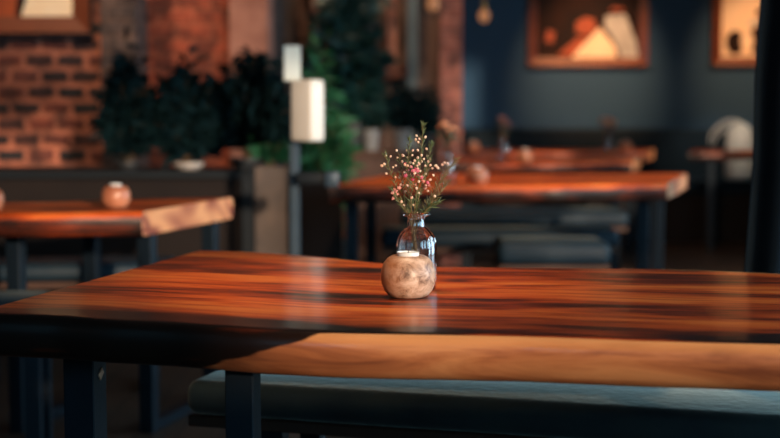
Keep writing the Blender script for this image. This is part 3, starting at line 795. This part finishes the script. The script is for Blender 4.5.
# ------------------------------------------------------------------ candle holder, tealight, vase
cP = P(408, 297.2)
ZT = .7505
def holder(loc, label, m=M_hold):
    t = thing('candle_holder', label, 'candle holder', loc, 'round wooden candle holders')
    prof = [(.002, .0), (.026, .0), (.034, .003), (.0415, .012), (.0462, .024), (.0476, .036), (.0468, .048), (.0432, .060), (.036, .069), (.028, .0735), (.0228, .0735), (.0215, .071), (.0212, .060), (.002, .0595)]
    MB().lathe([(r, z) for r, z in prof], loc, 64, fn=lambda r, z, th, i: r * (1 + .012 * math.cos(2 * th + .6) + .008 * math.cos(3 * th)) if 1 < i < 10 else r).build('body', m, t, smooth=True, auto=1.0)
    return t
ch = holder(Vector((cP.x, cP.y, ZT)), 'round mottled tan wooden candle holder in front of the glass vase')
def tealight(loc, label):
    t = thing('tealight', label, 'candle', loc, 'white tealights in wooden holders')
    MB().lathe([(.0185, 0), (.0192, .001), (.0194, .0165), (.0190, .0165), (.0186, .012), (.002, .0118)], loc, 40).build('cup', M_wax, t, smooth=True, auto=.7)
    MB().lathe([(.0184, .0119), (.0184, .0148), (.006, .0142), (.001, .0145)], loc, 40).build('wax', M_wax, t, smooth=True, auto=.7)
    MB().tube([loc + Vector((0, 0, .014)), loc + Vector((.001, 0, .020))], .0007, 6).build('wick', M_wick, t)
    return t
tlz = .063
tl = tealight(Vector((cP.x, cP.y, ZT + tlz)), 'white tealight in the mottled tan holder on the foreground table')
# shared copies further back
spots = [(116, 208, 'round reddish candle holder on the left table', 4.6), (-11, 212, 'round candle holder cut by the left edge of the photo', 4.6), (477, 185, 'round pale candle holder on the middle table beside a bouquet', 6.1),
         (525, 162.2, 'round candle holder beside the dusky bouquet on the second table from the wall', 8.6), (473, 151.6, 'round orange candle holder at the left end of the table by the banquette', 10.7), (626, 151.3, 'round orange candle holder beside the orange bouquet by the banquette', 10.7)]
hr = None
for i, (px, py, lb_, _) in enumerate(spots):
    loc = P(px, py); loc.z = ZT + .0005
    if i == 0: hr = holder(loc, lb_, M_holdo)
    else: dup(hr, loc, lb_)
    dup(tl, loc + Vector((0, 0, tlz)), ['white tealight in the holder on the left table', 'white tealight in the holder cut by the left edge of the photo', 'white tealight in the pale holder on the middle table',
        'white tealight beside the dusky bouquet on the second table from the wall', 'white tealight in the holder at the left end of the banquette table', 'white tealight beside the orange bouquet by the banquette'][i])

# vase
vP = P(416.3, 290.6); vP.z = ZT
rib = 14
def vase(loc, label, nseg=140):
    t = thing('glass_vase', label, 'vase', loc, 'clear ribbed glass bud vases')
    outer = [(.004, .0), (.029, .0), (.0335, .0025), (.0352, .008), (.0358, .02), (.0360, .05), (.0360, .078), (.0352, .088), (.0325, .098), (.0275, .106), (.0215, .1115), (.0175, .115), (.0162, .119), (.0160, .130), (.0163, .134), (.0205, .1352), (.0240, .1362), (.0246, .1385), (.0240, .1410), (.0205, .1420), (.0165, .1412)]
    outer = [(r * 1.03 if r > .02 and z < .12 else r, z) for r, z in outer]
    inner = [(.0140, .138), (.0134, .131), (.0134, .119), (.0158, .1138), (.0198, .1095), (.0262, .1038), (.0314, .0963), (.0342, .0872), (.0351, .078), (.0351, .05), (.0349, .02), (.0335, .010), (.028, .0065), (.004, .0058)]
    prof = outer + inner; no = len(outer)
    def fn(r, z, th, i):
        if True:
            w = max(0, min(1, (z - .001) / .006)) * max(0, min(1, (.113 - z) / .012))
            return r * (1 - .034 * w * (.5 - .5 * math.cos(rib * th)) )
        return r
    MB().lathe(prof, loc, nseg, fn=fn).build('bottle', M_glass, t, smooth=True)
    return t
vs_ = vase(vP, 'clear ribbed glass bottle vase holding waxflower sprigs on the foreground table')

# waxflower sprigs
NK = Vector((vP.x, vP.y, ZT + .128))
def pt(px, py, dy=0): return D(px, py, vP.y + dy)
def cr(pts, k=6):
    out = []; Q = [pts[0]] + pts + [pts[-1]]
    for i in range(1, len(Q) - 2):
        for j in range(k):
            t = j / k; a, b, c, d = Q[i - 1:i + 3]
            out.append(.5 * ((2 * b) + (c - a) * t + (2 * a - 5 * b + 4 * c - d) * t * t + (3 * b - 3 * c + d - a) * t ** 3))
    out.append(pts[-1]); return out
SPR = [
 ('tallest central waxflower sprig with a green tip', [(415, 268, .010), (414, 222, .004), (417, 190, 0), (421, 160, .0), (422.8, 125.5, 0)], 0, 46, .5),
 ('waxflower sprig with a green tip just left of the tallest one', [(412, 270, -.008), (411.5, 222, -.003), (408, 192, -.012), (408, 166, -.018), (409.5, 140, -.018)], 1, 40, .5),
 ('outermost left waxflower sprig with scattered cream buds', [(420, 266, .004), (410, 222, .002), (400, 196, .0), (391, 173, .004), (385, 155, .006)], 2, 20, .3),
 ('low left waxflower sprig with deep pink flowers', [(419, 272, -.006), (410.5, 221, -.005), (403, 208, -.014), (396, 197, -.02), (392.5, 189, -.022)], 3, 16, .3),
 ('waxflower sprig with a green tip just right of the tallest one', [(411, 269, .004), (415.5, 222, .0), (420, 192, .012), (427, 168, .016), (431.5, 144, .016)], 4, 44, .5),
 ('long outermost right waxflower sprig with many fine needles', [(408, 268, -.002), (418, 222, .003), (429, 202, .0), (441, 180, -.004), (455, 160, -.006)], 5, 66, .85),
 ('lower right spindly waxflower sprig', [(409, 273, .006), (418.5, 221, .0), (427, 207, -.010), (437, 196, -.014), (446, 183, -.016)], 6, 50, .85),
 ('central waxflower sprig crowded with magenta flowers', [(417, 272, -.004), (413, 222, -.006), (411, 202, -.018), (413, 180, -.026), (416, 161, -.028)], 7, 30, .3),
 ('short low sprig of dark green leaves at the right of the bottle neck', [(411, 262, -.006), (418.5, 221, -.004), (426, 210, -.018), (431, 206, -.022), (437, 203, -.024)], 8, 22, 1.1),
 ('inner waxflower sprig with cream buds left of the magenta one', [(421, 270, .008), (412, 222, .006), (404, 200, .012), (402, 178, .014), (400, 158, .014)], 9, 24, .3),
]
CB = [(185,102),(183,118),(192,128),(220,108),(196,115),(62,182),(82,185),(47,222),(103,222),(65,253),(92,228),(57,215),(101,268),(110,190),(130,180),(147,162),(168,180),(190,190),(205,205),(178,202),(228,183),(238,195),(214,195),(240,220),(225,155),(220,222),(262,222),(270,230),(297,210),(288,218),(310,215),(140,325),(122,298),(132,300),(165,348),(125,365),(172,378),(135,380),(120,262),(150,222),(160,210),(200,243),(212,270),(185,312),(222,308),(190,160),(150,190),(205,180),(136,250),(188,222),(232,205),(148,300),(160,260),(128,205),(248,232)] + [(random.gauss(178, 42), random.gauss(250, 46)) for _ in range(26)]
MG = [(172,243),(190,243),(172,260),(152,228),(140,215),(170,278),(228,290),(150,240),(165,228),(205,270),(182,236),(142,262),(192,262)]
PK = [(97,318),(90,330),(92,352),(102,324),(116,312),(235,300),(218,312),(108,336),(212,285),(180,298)]
curves = []
for (lab, pts, s, nn, nl) in SPR:
    curves.append(cr([pt(*p) for p in pts], 8))
def scr(v):
    r = v - Vector((0, 0, CAMZ)); zc_ = r.dot(FW); return 390 + F * r.x / zc_, 219 - F * r.dot(UP) / zc_
buds = {i: [] for i in range(len(SPR))}
for lst, kind in ((CB, 0), (MG, 1), (PK, 2)):
    for (zx, zy) in lst:
        bx, by = 370 + zx / 3.98, 110 + zy / 3.98
        best = None
        for i, c in enumerate(curves):
            if i == 8: continue
            for j, v in enumerate(c[9:]):
                sx_, sy_ = scr(v)
                dd = math.hypot(sx_ - bx, (sy_ - by - 4) ) + (30 if sy_ < by - 1 else 0)
                if kind == 1: dd *= (.6 if i == 7 else 1)
                if kind == 2: dd *= (.6 if i == 3 else 1)
                if best is None or dd < best[0]: best = (dd, i, v)
        buds[best[1]].append((bx, by, kind, best[2]))
random.seed(21)
for i, (lab, pts, s, nn, nl) in enumerate(SPR):
    c = curves[i]
    root = thing('waxflower_sprig', lab, 'flower sprig', c[0], 'waxflower sprigs in the ribbed glass vase')
    st = MB(); L = len(c)
    st.tube(c, [.00115 - .0007 * k2 / L for k2 in range(L)], 6)
    bl = []
    for (bx, by, kind, v) in buds[i]:
        sv = v.y + random.uniform(-.010, .010); q = D(bx, by, sv)
        mid = v.lerp(q, .55) + Vector((0, 0, .0015))
        st.tube([v, mid, q], [.0005, .0004, .0004], 5)
        bl.append((q, kind, (q - v)))
    st.build('stem', M_stem, root, smooth=True)
    nd = MB()
    lo = 9 if i != 8 else 10
    nn = int(nn * 2.7)
    for k2 in range(nn):
        s_ = lo + (L - 1 - lo) * (k2 + random.random()) / nn; j = min(L - 2, int(s_)); p = c[j].lerp(c[j + 1], s_ - j)
        d0 = (c[j + 1] - c[j]).normalized()
        sd = Vector((random.uniform(-1, 1), random.uniform(-1, 1), random.uniform(-.3, .3))).normalized()
        tipf = 1.0
        ln = (.0105 if i in (5, 6) else .0095) * random.uniform(.7, 1.35) * (1.4 if i == 8 else 1)
        nd.blade(p, p + (d0 * 1.1 + sd * .9).normalized() * ln * 1.2,   .0014 if i != 8 else .0026, 0, seg=2)
    for k2 in range(16 if i in (0, 1, 4) else 6):                       # tuft at the tip
        p = c[-1 - random.choice((0, 0, 1, 1, 2, 3))]; d0 = (c[-1] - c[-2]).normalized()
        sd = Vector((random.uniform(-1, 1), random.uniform(-1, 1), 0))
        nd.blade(p, p + (d0 + sd * .55).normalized() * random.uniform(.006, .011), .0014, 0, seg=2)
    nd.build('needles', M_needleb if i in (5, 6) else M_needle, root, smooth=True)
    for (q, kind, dv) in bl:
        dn = dv.normalized() if dv.length > 1e-5 else Vector((0, 0, 1)); Rm = dn.to_track_quat('Z', 'Y').to_matrix()
        mb = MB(); r = random.uniform(.0019, .0027) if kind == 0 else random.uniform(.0021, .0029)
        mb.ball(q, r, 10, 7, (1, 1, 1.2), 0, Rm)
        mb.ball(q - dn * r * .95, r * .55, 8, 5, (1, 1, 1.3), 1, Rm)
        if kind:                                                       # open five-petal flowers
            for k3 in range(5):
                th = 2 * PI * k3 / 5; sd = Rm @ Vector((math.cos(th), math.sin(th), .5))
                mb.ball(q + sd * r * .95, r * .62, 7, 5, (1, 1, .7), 0, Rm)
        mb.build('flower_bud' if kind == 0 else 'flower', [(M_budc, M_budm, M_budp)[kind], M_needle], root, smooth=True)

# bouquets and vases further back
def bouquet(loc, label, m, r, top, n, seed, leafm):
    random.seed(seed); t = thing('flower_bouquet', label, 'flowers', loc, 'small bouquets on the far tables')
    st = MB(); lf = MB()
    for k2 in range(n):
        th = 2.4 * k2; q = r * math.sqrt((k2 + .5) / n)
        tip = loc + Vector((q * math.cos(th), q * math.sin(th) * .7, top + random.uniform(-.025, .03) - q * .4))
        st.tube([loc + Vector((0, 0, .008)), loc + Vector((.004 * math.cos(th), .004 * math.sin(th), .125)), tip], .0014, 5)
        for _ in range(5):
            p = loc.lerp(tip, random.uniform(.75, .98)); p.x += random.uniform(-.01, .01)
            lf.blade(p, p + Vector((random.uniform(-1, 1), random.uniform(-.6, .6), random.uniform(-.2, .8))).normalized() * .035, .009, .004)
        b = MB()
        for j in range(7):
            a = 2 * PI * j / 7; b.ball(tip + Vector((math.cos(a) * .010, math.sin(a) * .010, .002)), .0085, 8, 6, (1, 1, .7))
        b.ball(tip + Vector((0, 0, .004)), .009, 8, 6)
        b.build('blossom', m, t, smooth=True)
    st.build('stems', M_stemw, t); lf.build('leaves', leafm, t, smooth=True)
for (px, py, lb1, lb2, m, r, top, n, sd, lm) in (
    (447, 184.0, 'glass vase on the middle table just right of the waxflowers', 'orange bouquet on the middle table just right of the waxflowers', M_ora, .036, .235, 9, 31, M_leafg),
    (503, 162.0, 'glass vase with dusky flowers on the second table from the wall', 'dusky dark bouquet on the second table from the wall', M_dpink, .045, .25, 9, 32, M_leaf),
    (608, 151.4, 'glass vase with orange flowers on the table by the banquette', 'orange bouquet on the table by the banquette', M_ora, .052, .235, 10, 33, M_dpink)):
    loc = P(px, py); loc.z = ZT + .0005
    dup(vs_, loc, lb1); bouquet(loc + Vector((0, 0, .0075)), lb2, m, r, top, n, sd, lm)

# ------------------------------------------------------------------ lights
def area(name, loc, rot, sx, sy, p, col):
    l = bpy.data.lights.new(name, 'AREA'); l.shape = 'RECTANGLE'; l.size = sx; l.size_y = sy; l.energy = p; l.color = col
    o = bpy.data.objects.new(name, l); COL.objects.link(o); o.location = loc; o.rotation_euler = rot; return o
COOL = (.66, .88, 1.0)
for i, ((a, b, z0, z1), p) in enumerate(zip(RW, (30, 85, 40, 26))):
    area('daylight_right', (XR + .24, (a + b) / 2, (z0 + z1) / 2), (0, PI / 2, 0), z1 - z0, b - a, p, COOL)
for (a, b, z0, z1), p in zip(FWN, (2, 5)):
    area('daylight_front', ((a + b) / 2, YF - .24, (z0 + z1) / 2), (PI / 2, 0, 0), b - a, z1 - z0, p, COOL)
sl = bpy.data.lights.new('low_sun', 'SUN'); sl.energy = 4.0; sl.angle = math.radians(2.0); sl.color = (1.0, .74, .52)
so_ = bpy.data.objects.new('low_sun', sl); COL.objects.link(so_)
sd_ = Vector((.40, -.916, .176)).normalized(); so_.rotation_euler = sd_.to_track_quat('Z', 'Y').to_euler(); so_.location = (3, -6, 3)
def spot(name, loc, tgt, p, ang, col, blend=.8, r=.05):
    l = bpy.data.lights.new(name, 'SPOT'); l.energy = p; l.spot_size = ang; l.spot_blend = blend; l.color = col; l.shadow_soft_size = r
    o = bpy.data.objects.new(name, l); COL.objects.link(o); o.location = loc
    o.rotation_euler = (Vector(tgt) - Vector(loc)).to_track_quat('-Z', 'Y').to_euler(); return o
SPC = (1, .66, .40)
SPW = (1, .48, .22)
spot('picture_spot', (xs(590, 12), 10.2, 3.0), (xs(590, 12), 12, 1.42), 430, math.radians(36), SPW, 1.0)
spot('picture_spot', (xs(755, 12), 10.2, 3.0), (xs(755, 12), 12, 1.45), 270, math.radians(34), SPW, 1.0)
spot('room_fill', (.6, 5.0, 3.0), (.7, 7.8, .8), 220, math.radians(100), SPC, 1.0, .15)  # added fill for the middle tables, has no fitting
spot('bag_fill', (xs(735, 11), 10.2, 3.0), (xs(735, 11.4), 11.4, .8), 150, math.radians(30), (1, .86, .7))  # added fill that brightens the woven bag
spot('board_fill', (xs(355, 9), 8.3, 3.0), (xs(352, 9.7), 9.75, 1.5), 120, math.radians(60), SPC)  # added fill that brightens the boarded wall
spot('picture_spot', (xs(40, 7), 5.9, 3.0), (xs(40, 7), 7.2, 1.7), 150, math.radians(60), SPC)
spot('recess_spot', (xs(190, 7), 6.2, 3.0), (xs(190, 7), 7.5, 1.75), 75, math.radians(50), SPC)
spot('table_fill', (-.15, 2.75, 3.0), (-.1, 2.65, .75), 140, math.radians(30), SPC, .9, .12)  # added fill that brightens the main tabletop

w = bpy.data.worlds.new('World'); S.world = w; w.use_nodes = True
w.node_tree.nodes['Background'].inputs[0].default_value = (.16, .55, .85, 1); w.node_tree.nodes['Background'].inputs[1].default_value = 2.6

# ------------------------------------------------------------------ camera
cd = bpy.data.cameras.new('Camera'); cam = bpy.data.objects.new('Camera', cd); COL.objects.link(cam)
cam.location = (0, 0, CAMZ); cam.rotation_euler = (PI / 2 - PITCH, 0, 0)
cd.sensor_width = 36; cd.lens = 36 * F / 780
cd.dof.use_dof = True; cd.dof.focus_distance = 2.46; cd.dof.aperture_fstop = 2.6; cd.clip_start = .05
S.camera = cam
S.view_settings.view_transform = 'Standard'; S.view_settings.look = 'None'; S.view_settings.exposure = 0; S.view_settings.gamma = 1
S.view_settings.use_curve_mapping = False
S.cycles.use_denoising = True
S.cycles.caustics_refractive = True
S.cycles.sample_clamp_indirect = 6
